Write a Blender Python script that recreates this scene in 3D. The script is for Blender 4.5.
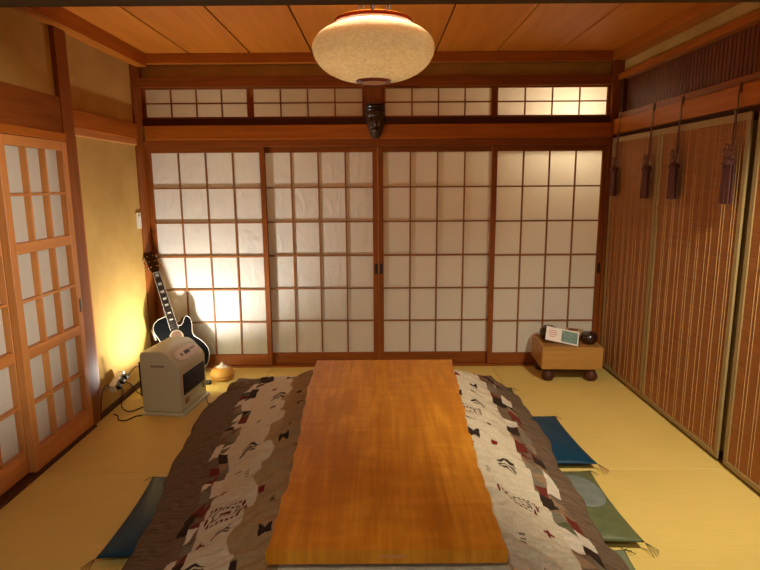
import bpy, bmesh, math, random
import numpy as np
from mathutils import Vector, Matrix, Euler

random.seed(7)
rng = np.random.default_rng(7)
scene = bpy.context.scene
C = scene.collection
for o in list(bpy.data.objects):
    bpy.data.objects.remove(o)

# ------------------------------------------------------------------ camera
cam = bpy.data.cameras.new('camera')
cam.sensor_width = 36.0
cam.lens = 571.0 / 760.0 * 36.0
cam.clip_start = 0.02
cam_o = bpy.data.objects.new('camera', cam)
C.objects.link(cam_o)
cam_o.matrix_world = (Matrix.Translation((0, 0, 1.445)) @ Matrix.Rotation(math.radians(90 - 10.03), 4, 'X')
                      @ Matrix.Rotation(math.radians(-0.38), 4, 'Z'))
scene.camera = cam_o

# ------------------------------------------------------------------ world, lights, exposure
w = bpy.data.worlds.new('world')
scene.world = w
w.use_nodes = True
w.node_tree.nodes['Background'].inputs[0].default_value = (1.0, 0.90, 0.74, 1)
w.node_tree.nodes['Background'].inputs[1].default_value = 0.22
vs = scene.view_settings
vs.view_transform = 'Standard'
vs.look = 'None'
vs.exposure = 0.0
vs.gamma = 1.0
vs.use_curve_mapping = False


def lamp(name, kind, loc, power, color, size=0.1, target=None, spot=None, blend=0.5):
    l = bpy.data.lights.new(name, kind)
    l.energy = power
    l.color = color
    if kind == 'AREA':
        l.shape = 'DISK'
        l.size = size
    else:
        l.shadow_soft_size = size
    if kind == 'SPOT':
        l.spot_size = math.radians(spot)
        l.spot_blend = blend
    o = bpy.data.objects.new(name, l)
    C.objects.link(o)
    o.location = loc
    if target is not None:
        o.rotation_euler = (Vector(target) - Vector(loc)).to_track_quat('-Z', 'Y').to_euler()
    return o


WARM = (1.0, 0.94, 0.74)
# spotlight high on the blind side of the room, outside the view
lamp('key_lamp', 'SPOT', (1.50, 1.45, 2.20), 190, (1.0, 0.90, 0.68), 0.06, target=(1.15, 3.0, 0.0), spot=78, blend=0.85)
lamp('door_lamp', 'SPOT', (1.60, 1.05, 1.15), 340, (1.0, 0.91, 0.72), 0.06, target=(-1.75, 2.50, 1.12), spot=33, blend=0.9)  # added fill spot aimed at the left sliding doors, no real fixture
lamp('room_fill', 'POINT', (-0.1, 0.25, 1.88), 34, (1.0, 0.91, 0.74), 0.12)  # added fill light above the camera, brightens the near tabletop and room
# small uplight on the floor behind the heater
lamp('corner_lamp', 'SPOT', (-1.42, 3.93, 0.09), 92, (1.0, 0.96, 0.88), 0.03, target=(-1.43, 3.92, 1.0), spot=168, blend=0.8)
# corridor lamp behind the paper screens
lamp('corridor_lamp', 'POINT', (1.47, 4.80, 1.90), 62, (1.0, 0.95, 0.84), 0.08)
lamp('corridor_fill_far', 'POINT', (-1.15, 5.10, 1.85), 15, (1.0, 0.97, 0.90), 0.08)  # added fill behind the left screens, lifts their upper paper and transoms
# the pendant's own bulb, lying on its reflector dish
lamp('pendant_bulb', 'AREA', (-0.02, 2.65, 2.062), 21, WARM, 0.2, target=(-0.02, 2.651, 3.0))


# ------------------------------------------------------------------ materials
MATS = {}


def nodes(name):
    m = bpy.data.materials.new(name)
    m.use_nodes = True
    nt = m.node_tree
    for n in list(nt.nodes):
        if n.type != 'OUTPUT_MATERIAL':
            nt.nodes.remove(n)
    out = [n for n in nt.nodes if n.type == 'OUTPUT_MATERIAL'][0]
    b = nt.nodes.new('ShaderNodeBsdfPrincipled')
    nt.links.new(b.outputs[0], out.inputs[0])
    MATS[name] = m
    return m, nt, b, out


def srgb(r, g, b):
    f = lambda c: ((c / 255 + 0.055) / 1.055) ** 2.4 if c > 10 else c / 255 / 12.92
    return (f(r), f(g), f(b), 1)


def coords(nt, scale, kind='Object', rand=True, rot=(0, 0, 0)):
    tc = nt.nodes.new('ShaderNodeTexCoord')
    mp = nt.nodes.new('ShaderNodeMapping')
    mp.inputs['Scale'].default_value = scale
    mp.inputs['Rotation'].default_value = rot
    if rand:
        oi = nt.nodes.new('ShaderNodeObjectInfo')
        mul = nt.nodes.new('ShaderNodeVectorMath')
        mul.operation = 'MULTIPLY_ADD'
        mul.inputs[1].default_value = (37, 53, 71)
        nt.links.new(oi.outputs['Random'], mul.inputs[0])
        nt.links.new(tc.outputs[kind], mul.inputs[2])
        nt.links.new(mul.outputs[0], mp.inputs[0])
    else:
        nt.links.new(tc.outputs[kind], mp.inputs[0])
    return mp.outputs[0]


def noise(nt, vec, scale, detail=4, rough=0.55, dist=0.0):
    n = nt.nodes.new('ShaderNodeTexNoise')
    n.inputs['Scale'].default_value = scale
    n.inputs['Detail'].default_value = detail
    n.inputs['Roughness'].default_value = rough
    n.inputs['Distortion'].default_value = dist
    if vec is not None:
        nt.links.new(vec, n.inputs['Vector'])
    return n.outputs['Fac']


def ramp(nt, fac, stops):
    r = nt.nodes.new('ShaderNodeValToRGB')
    els = r.color_ramp.elements
    while len(els) < len(stops):
        els.new(0.5)
    for e, (p, c) in zip(els, stops):
        e.position = p
        e.color = c
    nt.links.new(fac, r.inputs[0])
    return r.outputs[0]


def bump(nt, b, h, strength=0.2, dist=0.002):
    n = nt.nodes.new('ShaderNodeBump')
    n.inputs['Strength'].default_value = strength
    n.inputs['Distance'].default_value = dist
    nt.links.new(h, n.inputs['Height'])
    nt.links.new(n.outputs[0], b.inputs['Normal'])
    return n


def plain(name, col, rough=0.5, metal=0.0, nz=0.12, nscale=30, coat=0.0, spec=0.5):
    m, nt, b, out = nodes(name)
    v = coords(nt, (1, 1, 1))
    f = noise(nt, v, nscale)
    c = Vector(col[:3])
    lo = tuple(c * (1 - nz)) + (1,)
    hi = tuple(c * (1 + nz)) + (1,)
    nt.links.new(ramp(nt, f, [(0.3, lo), (0.7, hi)]), b.inputs['Base Color'])
    b.inputs['Roughness'].default_value = rough
    b.inputs['Metallic'].default_value = metal
    b.inputs['Coat Weight'].default_value = coat
    b.inputs['Specular IOR Level'].default_value = spec
    return m


def wood(name, dark, light, axis='Z', rough=0.45, grain=26.0, coat=0.0, bumpy=0.12):
    """long grain running along the given axis"""
    m, nt, b, out = nodes(name)
    sc = {'X': (0.07, 1, 1), 'Y': (1, 0.07, 1), 'Z': (1, 1, 0.07)}[axis]
    v = coords(nt, sc)
    f = noise(nt, v, grain, 6, 0.6, 0.6)
    v2 = coords(nt, tuple(s * 0.9 for s in sc))
    f2 = noise(nt, v2, 4.0, 2, 0.5, 0.3)
    mx = nt.nodes.new('ShaderNodeMath')
    mx.operation = 'MULTIPLY_ADD'
    mx.inputs[1].default_value = 0.55
    nt.links.new(f, mx.inputs[0])
    ml = nt.nodes.new('ShaderNodeMath')
    ml.operation = 'MULTIPLY'
    ml.inputs[1].default_value = 0.45
    nt.links.new(f2, ml.inputs[0])
    nt.links.new(ml.outputs[0], mx.inputs[2])
    nt.links.new(ramp(nt, mx.outputs[0], [(0.32, dark), (0.68, light)]), b.inputs['Base Color'])
    b.inputs['Roughness'].default_value = rough
    b.inputs['Coat Weight'].default_value = coat
    b.inputs['Coat Roughness'].default_value = 0.2
    b.inputs['Specular IOR Level'].default_value = 0.28
    bump(nt, b, f, bumpy, 0.001)
    return m


for ax in 'XYZ':
    wood('wood_brown_' + ax, srgb(112, 56, 14), srgb(156, 86, 27), ax)
    wood('wood_dark_' + ax, srgb(58, 30, 18), srgb(92, 50, 28), ax, 0.5)
    wood('wood_honey_' + ax, srgb(176, 108, 52), srgb(214, 148, 84), ax, 0.4)
    wood('wood_rail_' + ax, srgb(140, 72, 14), srgb(186, 106, 30), ax, 0.42)
    wood('wood_kumiko_' + ax, srgb(120, 72, 34), srgb(158, 100, 52), ax, 0.55)
wood('wood_lintel', srgb(66, 42, 6), srgb(88, 58, 12), 'X', 0.7)
wood('wood_ceiling', srgb(178, 97, 22), srgb(208, 126, 36), 'Y', 0.5, 18)
wood('wood_lattice', srgb(88, 44, 26), srgb(122, 66, 40), 'Z', 0.42, 20)
wood('wood_goban', srgb(160, 114, 54), srgb(188, 140, 74), 'X', 0.42, 20)
wood('wood_humidifier', srgb(190, 136, 60), srgb(216, 164, 84), 'Z', 0.4, 24)


def plaster_mat():
    m, nt, b, out = nodes('plaster')
    v = coords(nt, (1, 1, 1), rand=False)
    f = noise(nt, v, 3.0, 5, 0.6)
    nt.links.new(ramp(nt, f, [(0.3, srgb(176, 140, 74)), (0.7, srgb(196, 160, 92))]), b.inputs['Base Color'])
    f2 = noise(nt, v, 220, 3, 0.7)
    b.inputs['Roughness'].default_value = 0.95
    b.inputs['Specular IOR Level'].default_value = 0.15
    bump(nt, b, f2, 0.35, 0.002)


def paper_mat(name, trans, wr):
    m, nt, b, out = nodes(name)
    v = coords(nt, (1, 1, 1))
    f = noise(nt, v, 90, 5, 0.7)
    nt.links.new(ramp(nt, f, [(0.3, srgb(226, 224, 218)), (0.75, srgb(238, 236, 230))]), b.inputs['Base Color'])
    b.inputs['Roughness'].default_value = 0.85
    b.inputs['Specular IOR Level'].default_value = 0.15
    tr = nt.nodes.new('ShaderNodeBsdfTranslucent')
    tr.inputs[0].default_value = srgb(236, 226, 206)
    mix = nt.nodes.new('ShaderNodeMixShader')
    mix.inputs[0].default_value = trans
    nt.links.new(b.outputs[0], mix.inputs[1])
    nt.links.new(tr.outputs[0], mix.inputs[2])
    nt.links.new(mix.outputs[0], out.inputs[0])
    v2 = coords(nt, (1.0, 1.0, 0.45), rot=(0, 0.6, 0))
    f2 = noise(nt, v2, 9, 3, 0.5, 1.6)
    bump(nt, b, f2, wr, 0.02)


plaster_mat()
paper_mat('paper', 0.38, 0.5)
paper_mat('paper_flat', 0.38, 0.05)


def tatami_mat():
    m, nt, b, out = nodes('tatami')
    v = coords(nt, (1, 1, 1), rand=False)
    wv = nt.nodes.new('ShaderNodeTexWave')
    wv.wave_type = 'BANDS'
    wv.bands_direction = 'X'
    wv.inputs['Scale'].default_value = 55
    wv.inputs['Distortion'].default_value = 0.4
    wv.inputs['Detail'].default_value = 2
    nt.links.new(v, wv.inputs['Vector'])
    v2 = coords(nt, (1, 1, 1))
    f = noise(nt, v2, 1.7, 4, 0.6)
    v3 = coords(nt, (4, 160, 1), rand=False)
    f3 = noise(nt, v3, 1.0, 3, 0.6)
    a = nt.nodes.new('ShaderNodeMath')
    a.operation = 'MULTIPLY_ADD'
    a.inputs[1].default_value = 0.55
    nt.links.new(f, a.inputs[0])
    a2 = nt.nodes.new('ShaderNodeMath')
    a2.operation = 'MULTIPLY'
    a2.inputs[1].default_value = 0.45
    nt.links.new(f3, a2.inputs[0])
    nt.links.new(a2.outputs[0], a.inputs[2])
    nt.links.new(ramp(nt, a.outputs[0], [(0.3, srgb(208, 180, 98)), (0.7, srgb(224, 198, 116))]), b.inputs['Base Color'])
    b.inputs['Roughness'].default_value = 0.6
    b.inputs['Specular IOR Level'].default_value = 0.25
    bump(nt, b, wv.outputs['Fac'], 0.15, 0.001)


tatami_mat()


def table_mat():
    m, nt, b, out = nodes('table_wood')
    v = coords(nt, (5.0, 0.8, 1), rand=False)
    f = noise(nt, v, 1.5, 6, 0.55, 1.3)
    v2 = coords(nt, (1.0, 3.4, 1), rand=False, rot=(0, 0, 0.25))
    f2 = noise(nt, v2, 3.2, 4, 0.55, 1.4)
    v3 = coords(nt, (24, 1.0, 1), rand=False)
    f3 = noise(nt, v3, 2.0, 4, 0.6, 0.4)
    s1 = nt.nodes.new('ShaderNodeMath')
    s1.operation = 'MULTIPLY_ADD'
    s1.inputs[1].default_value = 0.48
    nt.links.new(f, s1.inputs[0])
    s2 = nt.nodes.new('ShaderNodeMath')
    s2.operation = 'MULTIPLY'
    s2.inputs[1].default_value = 0.226
    nt.links.new(f2, s2.inputs[0])
    nt.links.new(s2.outputs[0], s1.inputs[2])
    s3 = nt.nodes.new('ShaderNodeMath')
    s3.operation = 'MULTIPLY_ADD'
    s3.inputs[1].default_value = 0.30
    nt.links.new(f3, s3.inputs[0])
    nt.links.new(s1.outputs[0], s3.inputs[2])
    nt.links.new(ramp(nt, s3.outputs[0], [(0.30, srgb(168, 96, 10)), (0.48, srgb(198, 124, 22)), (0.60, srgb(222, 150, 40)), (0.72, srgb(240, 178, 70))]),
                 b.inputs['Base Color'])
    b.inputs['Roughness'].default_value = 0.38
    b.inputs['Specular IOR Level'].default_value = 0.35
    b.inputs['Coat Weight'].default_value = 0.18
    b.inputs['Coat Roughness'].default_value = 0.16
    bump(nt, b, s1.outputs[0], 0.06, 0.004)


table_mat()
plain('lacquer_red', srgb(138, 40, 18), 0.2, nz=0.15, coat=0.6)
plain('black_gloss', srgb(14, 13, 13), 0.12, nz=0.1, coat=0.7)
plain('black_matte', srgb(24, 22, 21), 0.5)
plain('guitar_side', srgb(20, 17, 15), 0.2, spec=0.2)
plain('binding', srgb(150, 142, 126), 0.4, nz=0.04)
plain('guitar_wood', srgb(66, 42, 26), 0.5)
plain('guitar_top', srgb(10, 10, 11), 0.14, nz=0.1, spec=0.12)
plain('guitar_rosette', srgb(104, 90, 70), 0.4)
plain('fretboard', srgb(24, 17, 14), 0.5, spec=0.15)
plain('metal', srgb(190, 186, 178), 0.25, 1.0, nz=0.05)
plain('metal_dark', srgb(150, 128, 98), 0.3, 0.9, nz=0.1)
plain('heater_white', srgb(200, 206, 182), 0.38, nz=0.02)
plain('heater_panel', srgb(232, 228, 218), 0.3, nz=0.02)
plain('heater_grey', srgb(140, 136, 130), 0.4)
plain('grille_slat', srgb(74, 74, 76), 0.35)
plain('grille_black', srgb(26, 26, 28), 0.4)
plain('label_gold', srgb(150, 128, 84), 0.4)
plain('white_plastic', srgb(228, 224, 214), 0.4, nz=0.03)
plain('ivory_plastic', srgb(220, 206, 172), 0.45, nz=0.03)
plain('cable_black', srgb(20, 18, 18), 0.5)
plain('bowl_lacquer', srgb(46, 22, 16), 0.22, nz=0.25, nscale=12, coat=0.5)
plain('card_white', srgb(236, 230, 220), 0.7, nz=0.02)
plain('card_teal', srgb(116, 142, 132), 0.7, nz=0.35, nscale=90)
plain('card_red', srgb(214, 120, 110), 0.7, nz=0.1)
plain('box_tan', srgb(196, 172, 126), 0.7, nz=0.06)
plain('box_red', srgb(134, 62, 46), 0.6, nz=0.2, nscale=80)
plain('tassel_maroon', srgb(94, 50, 42), 0.8, nz=0.2, nscale=60)
plain('cord_brown', srgb(116, 74, 56), 0.8, nz=0.2, nscale=80)
plain('blind_border', srgb(160, 136, 88), 0.9, nz=0.12, nscale=160)
plain('blind_thread', srgb(204, 164, 108), 0.9, nz=0.12, nscale=60)
plain('dark_gap', srgb(34, 22, 15), 0.7)
plain('handle_black', srgb(22, 18, 16), 0.35)
plain('tatami_base', srgb(120, 96, 50), 0.9)
plain('lamp_lens', srgb(226, 176, 150), 0.3, nz=0.03)
plain('reflector', srgb(210, 200, 180), 0.4, nz=0.03)


def bamboo_mat():
    m, nt, b, out = nodes('bamboo')
    v = coords(nt, (1, 3.0, 260))
    f = noise(nt, v, 1.0, 3, 0.6)
    nt.links.new(ramp(nt, f, [(0.25, srgb(142, 84, 38)), (0.5, srgb(172, 108, 52)), (0.78, srgb(198, 136, 72))]), b.inputs['Base Color'])
    b.inputs['Roughness'].default_value = 0.5


bamboo_mat()


def satin(name, c1, c2, rough, weave=420):
    m, nt, b, out = nodes(name)
    v = coords(nt, (1, 1, 1))
    f = noise(nt, v, 14, 4)
    nt.links.new(ramp(nt, f, [(0.3, c1), (0.7, c2)]), b.inputs['Base Color'])
    b.inputs['Roughness'].default_value = rough
    b.inputs['Specular IOR Level'].default_value = 0.3
    f2 = noise(nt, v, weave, 2)
    bump(nt, b, f2, 0.12, 0.001)


satin('cushion_blue', srgb(4, 48, 72), srgb(8, 64, 92), 0.45)
satin('cushion_green', srgb(82, 90, 58), srgb(100, 106, 70), 0.5)
satin('cushion_darkgreen', srgb(40, 66, 36), srgb(54, 82, 46), 0.55)
satin('cushion_teal', srgb(96, 108, 84), srgb(120, 130, 100), 0.55)
satin('cushion_patch', srgb(104, 112, 106), srgb(122, 130, 122), 0.6)
satin('tassel_green', srgb(70, 70, 44), srgb(90, 88, 58), 0.8)


def shade_mat():
    m, nt, b, out = nodes('lamp_shade')
    v = coords(nt, (1, 1, 1), rand=False)
    f = noise(nt, v, 26, 5, 0.7, 2.2)
    f2 = noise(nt, coords(nt, (1, 1, 4), rand=False), 34, 5, 0.75, 2.0)
    nt.links.new(ramp(nt, f, [(0.3, srgb(216, 208, 184)), (0.7, srgb(244, 238, 220))]), b.inputs['Base Color'])
    b.inputs['Roughness'].default_value = 0.22
    b.inputs['Coat Weight'].default_value = 0.3
    bump(nt, b, f2, 0.8, 0.008)
    tr = nt.nodes.new('ShaderNodeBsdfTranslucent')
    nt.links.new(ramp(nt, f2, [(0.38, srgb(182, 180, 136)), (0.60, srgb(246, 254, 224))]), tr.inputs[0])
    mix = nt.nodes.new('ShaderNodeMixShader')
    mix.inputs[0].default_value = 0.42
    nt.links.new(b.outputs[0], mix.inputs[1])
    nt.links.new(tr.outputs[0], mix.inputs[2])
    nt.links.new(mix.outputs[0], out.inputs[0])


shade_mat()


def mask_mat():
    m, nt, b, out = nodes('mask_wood')
    v = coords(nt, (1, 1, 0.3), rand=False)
    f = noise(nt, v, 60, 4)
    nt.links.new(ramp(nt, f, [(0.3, srgb(44, 30, 22)), (0.7, srgb(78, 58, 44))]), b.inputs['Base Color'])
    b.inputs['Roughness'].default_value = 0.28
    b.inputs['Coat Weight'].default_value = 0.3


mask_mat()


def quilt_mat():
    m, nt, b, out = nodes('quilt_print')
    a = nt.nodes.new('ShaderNodeAttribute')
    a.attribute_name = 'print'
    v = coords(nt, (1, 1, 1), rand=False)
    f = noise(nt, coords(nt, (30, 8, 8), rand=False), 9.0, 4, 0.65)
    r = ramp(nt, f, [(0.25, (0.78, 0.78, 0.78, 1)), (0.75, (1.06, 1.06, 1.06, 1))])
    mx = nt.nodes.new('ShaderNodeMix')
    mx.data_type = 'RGBA'
    mx.blend_type = 'MULTIPLY'
    mx.inputs[0].default_value = 1.0
    nt.links.new(a.outputs['Color'], mx.inputs[6])
    nt.links.new(r, mx.inputs[7])
    nt.links.new(mx.outputs[2], b.inputs['Base Color'])
    b.inputs['Roughness'].default_value = 0.92
    b.inputs['Specular IOR Level'].default_value = 0.15
    f2 = noise(nt, coords(nt, (0.45, 1, 1), rand=False), 70, 5, 0.75, 0.8)
    bump(nt, b, f2, 0.9, 0.012)


quilt_mat()


# ------------------------------------------------------------------ mesh helpers
class MB:
    def __init__(self):
        self.v, self.f = [], []

    def add(self, vs_, fs_):
        n = len(self.v)
        self.v += [tuple(p) for p in vs_]
        self.f += [tuple(i + n for i in f) for f in fs_]
        return self

    def box(self, x0, x1, y0, y1, z0, z1, M=None):
        p = [(x, y, z) for z in (z0, z1) for y in (y0, y1) for x in (x0, x1)]
        if M is not None:
            p = [M @ Vector(q) for q in p]
        return self.add(p, [(0, 2, 3, 1), (4, 5, 7, 6), (0, 1, 5, 4), (2, 6, 7, 3), (0, 4, 6, 2), (1, 3, 7, 5)])

    def tube(self, pts, r, n=8, caps=True):
        pts = [Vector(p) for p in pts]
        rs = r if isinstance(r, (list, tuple)) else [r] * len(pts)
        up = None
        rings = []
        for i, p in enumerate(pts):
            a = pts[max(i - 1, 0)]
            b_ = pts[min(i + 1, len(pts) - 1)]
            t = (b_ - a)
            t = t.normalized() if t.length > 1e-9 else Vector((0, 0, 1))
            if up is None:
                up = t.orthogonal().normalized()
            u = (up - t * up.dot(t))
            u = u.normalized() if u.length > 1e-6 else t.orthogonal().normalized()
            up = u
            w_ = t.cross(u)
            rings.append([p + (u * math.cos(2 * math.pi * k / n) + w_ * math.sin(2 * math.pi * k / n)) * rs[i] for k in range(n)])
        vs_ = [q for rg in rings for q in rg]
        fs_ = []
        for i in range(len(pts) - 1):
            for k in range(n):
                fs_.append((i * n + k, i * n + (k + 1) % n, (i + 1) * n + (k + 1) % n, (i + 1) * n + k))
        if caps:
            fs_.append(tuple(reversed(range(n))))
            fs_.append(tuple((len(pts) - 1) * n + k for k in range(n)))
        return self.add(vs_, fs_)

    def lathe(self, prof, n=32, c=(0, 0, 0), cap0=False, cap1=False):
        vs_, fs_ = [], []
        for r, z in prof:
            for k in range(n):
                a = 2 * math.pi * k / n
                vs_.append((c[0] + r * math.cos(a), c[1] + r * math.sin(a), c[2] + z))
        for i in range(len(prof) - 1):
            for k in range(n):
                fs_.append((i * n + k, i * n + (k + 1) % n, (i + 1) * n + (k + 1) % n, (i + 1) * n + k))
        if cap0:
            fs_.append(tuple(reversed(range(n))))
        if cap1:
            fs_.append(tuple((len(prof) - 1) * n + k for k in range(n)))
        return self.add(vs_, fs_)

    def prism(self, poly, z0, z1):
        n = len(poly)
        vs_ = [(x, y, z0) for x, y in poly] + [(x, y, z1) for x, y in poly]
        fs_ = [tuple(reversed(range(n))), tuple(range(n, 2 * n))]
        fs_ += [(k, (k + 1) % n, n + (k + 1) % n, n + k) for k in range(n)]
        return self.add(vs_, fs_)

    def xf(self, M):
        self.v = [tuple(M @ Vector(p)) for p in self.v]
        return self

    def mesh(self, name, smooth=False, bevel=0.0, segs=2):
        me = bpy.data.meshes.new(name)
        me.from_pydata(self.v, [], self.f)
        bm = bmesh.new()
        bm.from_mesh(me)
        bmesh.ops.recalc_face_normals(bm, faces=bm.faces)
        if bevel > 0:
            es = [e for e in bm.edges if len(e.link_faces) == 2 and e.calc_face_angle(0) > 0.5]
            bmesh.ops.bevel(bm, geom=es, offset=bevel, segments=segs, affect='EDGES', profile=0.6)
        if smooth:
            for f in bm.faces:
                f.smooth = True
        bm.to_mesh(me)
        bm.free()
        me.update()
        if smooth:
            try:
                me.set_sharp_from_angle(angle=math.radians(40))
            except Exception:
                pass
        return me


def wloc(o):
    p = Vector(o.location)
    while o.parent:
        o = o.parent
        p += Vector(o.location)
    return p


def link(name, me, mat, parent=None, loc=(0, 0, 0)):
    o = bpy.data.objects.new(name, me)
    C.objects.link(o)
    if mat is not None and len(me.materials) == 0:
        me.materials.append(MATS[mat])
    o.location = loc
    o.parent = parent
    return o


def part(name, mb, mat, parent=None, smooth=False, bevel=0.0, segs=2, world=True, center=True):
    """mesh given in world coordinates (world=True) or in the parent's frame; the origin goes to the mesh's middle"""
    v = np.array(mb.v)
    c = (v.min(0) + v.max(0)) / 2 if center else np.zeros(3)
    mb.v = [tuple(p) for p in (v - c)]
    loc = Vector(c)
    if parent is not None and world:
        loc = loc - wloc(parent)
    return link(name, mb.mesh(name, smooth, bevel, segs), mat, parent, loc)


def tag(o, label, cat, group=None, kind=None):
    o['label'] = label
    o['category'] = cat
    if group:
        o['group'] = group
    if kind:
        o['kind'] = kind
    return o


def thing(name, label, cat, loc, group=None, kind=None):
    o = bpy.data.objects.new(name, None)
    o.empty_display_size = 0.05
    C.objects.link(o)
    o.location = loc
    return tag(o, label, cat, group, kind)


def struct(name, mb, mat, label, cat, bevel=0.0):
    return tag(part(name, mb, mat, bevel=bevel), label, cat, kind='structure')


def sbox(name, b, mat, label, cat='trim', bevel=0.003):
    return struct(name, MB().box(*b), mat, label, cat, bevel)


def spline(pts, n=8):
    pts = [Vector(p) for p in pts]
    out = []
    for i in range(len(pts) - 1):
        p0 = pts[max(i - 1, 0)]
        p1, p2 = pts[i], pts[i + 1]
        p3 = pts[min(i + 2, len(pts) - 1)]
        for k in range(n):
            t = k / n
            out.append(0.5 * ((2 * p1) + (p2 - p0) * t + (2 * p0 - 5 * p1 + 4 * p2 - p3) * t * t + (3 * p1 - p0 - 3 * p2 + p3) * t ** 3))
    out.append(pts[-1])
    return out


# ================================================================== the setting
XL, XR, YB, YF, ZC = -1.755, 1.775, 4.47, 0.95, 2.395
# floor: base and eight tatami mats
fl = thing('floor', 'pale yellow tatami mat floor', 'floor', (0, 2.7, 0), kind='structure')
part('floor_base', MB().box(-2.0, 2.0, -1.6, 5.6, -0.10, -0.030), 'tatami_base', fl)
M_ = 0.88
mats = [(-1.755, -0.873, 0.95, 2.71), (-1.755, -0.873, 2.71, 4.42), (0.893, 1.775, 0.95, 2.71), (0.893, 1.775, 2.71, 4.42),
        (-0.873, 0.893, 0.95, 1.83), (-0.873, 0.893, 1.83, 2.71), (-0.873, 0.893, 2.71, 3.56), (-0.873, 0.893, 3.56, 4.42),
        (-1.755, 0.01, -1.6, -0.1), (0.01, 1.775, -1.6, -0.1), (-1.755, 0.01, -0.1, 0.85), (0.01, 1.775, -0.1, 0.85)]
for (x0, x1, y0, y1) in mats:
    g = 0.0012
    part('tatami_mat', MB().box(x0 + g, x1 - g, y0 + g, y1 - g, -0.0295, 0.0), 'tatami', fl, bevel=0.002, segs=1)
sbox('trim_1', (-1.9, 1.9, 0.86, 0.94, -0.03, 0.002), 'wood_dark_X', 'dark wooden threshold set in the tatami floor at the near opening')

# ceiling boards along Y with dark gaps
ce = thing('ceiling', 'orange-brown wooden plank ceiling', 'ceiling', (0, 2.7, ZC), kind='structure')
part('ceiling_backing', MB().box(-1.95, 1.95, 0.8, 4.7, ZC + 0.014, ZC + 0.05), 'dark_gap', ce)
seams = [-1.83, -1.39, -0.94, -0.485, -0.035, 0.42, 0.87, 1.32, 1.85]
for a, b_ in zip(seams[:-1], seams[1:]):
    part('ceiling_board', MB().box(a + 0.005, b_ - 0.005, 0.9, 4.5, ZC, ZC + 0.013), 'wood_ceiling', ce, bevel=0.002, segs=1)

# ---- back wall
wb = sbox('wall_back', (-1.95, 1.95, 4.475, 4.53, 2.215, 2.42), 'plaster', 'narrow ochre plaster strip above the back transom', 'wall', 0)
sbox('trim_2', (-1.80, 1.72, 4.40, 4.50, 2.325, ZC - 0.001), 'wood_rail_X', 'wooden cornice between the ceiling and the back wall')
sbox('trim_3', (-1.772, 1.745, 4.43, 4.53, 2.161, 2.232), 'wood_brown_X', 'upper rail of the back transom window row')
sbox('trim_4', (-1.772, 1.745, 4.43, 4.53, 1.880, 1.935), 'wood_dark_X', 'lower dark rail of the back transom window row')
sbox('trim_5', (-1.752, 1.745, 4.395, 4.50, 1.778, 1.884), 'wood_rail_X', 'long orange-brown beam across the back wall over the sliding screens', bevel=0.004)
sbox('trim_6', (-1.772, 1.735, 4.41, 4.54, 1.728, 1.777), 'wood_brown_X', 'grooved head rail of the back sliding screens')
sbox('trim_7', (-1.772, 1.735, 4.40, 4.56, -0.03, 0.012), 'wood_brown_X', 'wooden sill track under the back sliding screens')
# corner posts
sbox('trim_8', (-1.95, -1.772, 4.29, 4.56, -0.03, ZC), 'wood_brown_Z', 'square wooden corner post beside the guitar')
sbox('trim_9', (1.735, 1.92, 4.42, 4.56, -0.03, ZC), 'wood_brown_Z', 'square wooden corner post beside the game board')
sbox('trim_10', (-0.100, 0.026, 4.445, 4.53, 1.936, 2.160), 'wood_brown_Z', 'wide wooden mullion behind the carved face')


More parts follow.
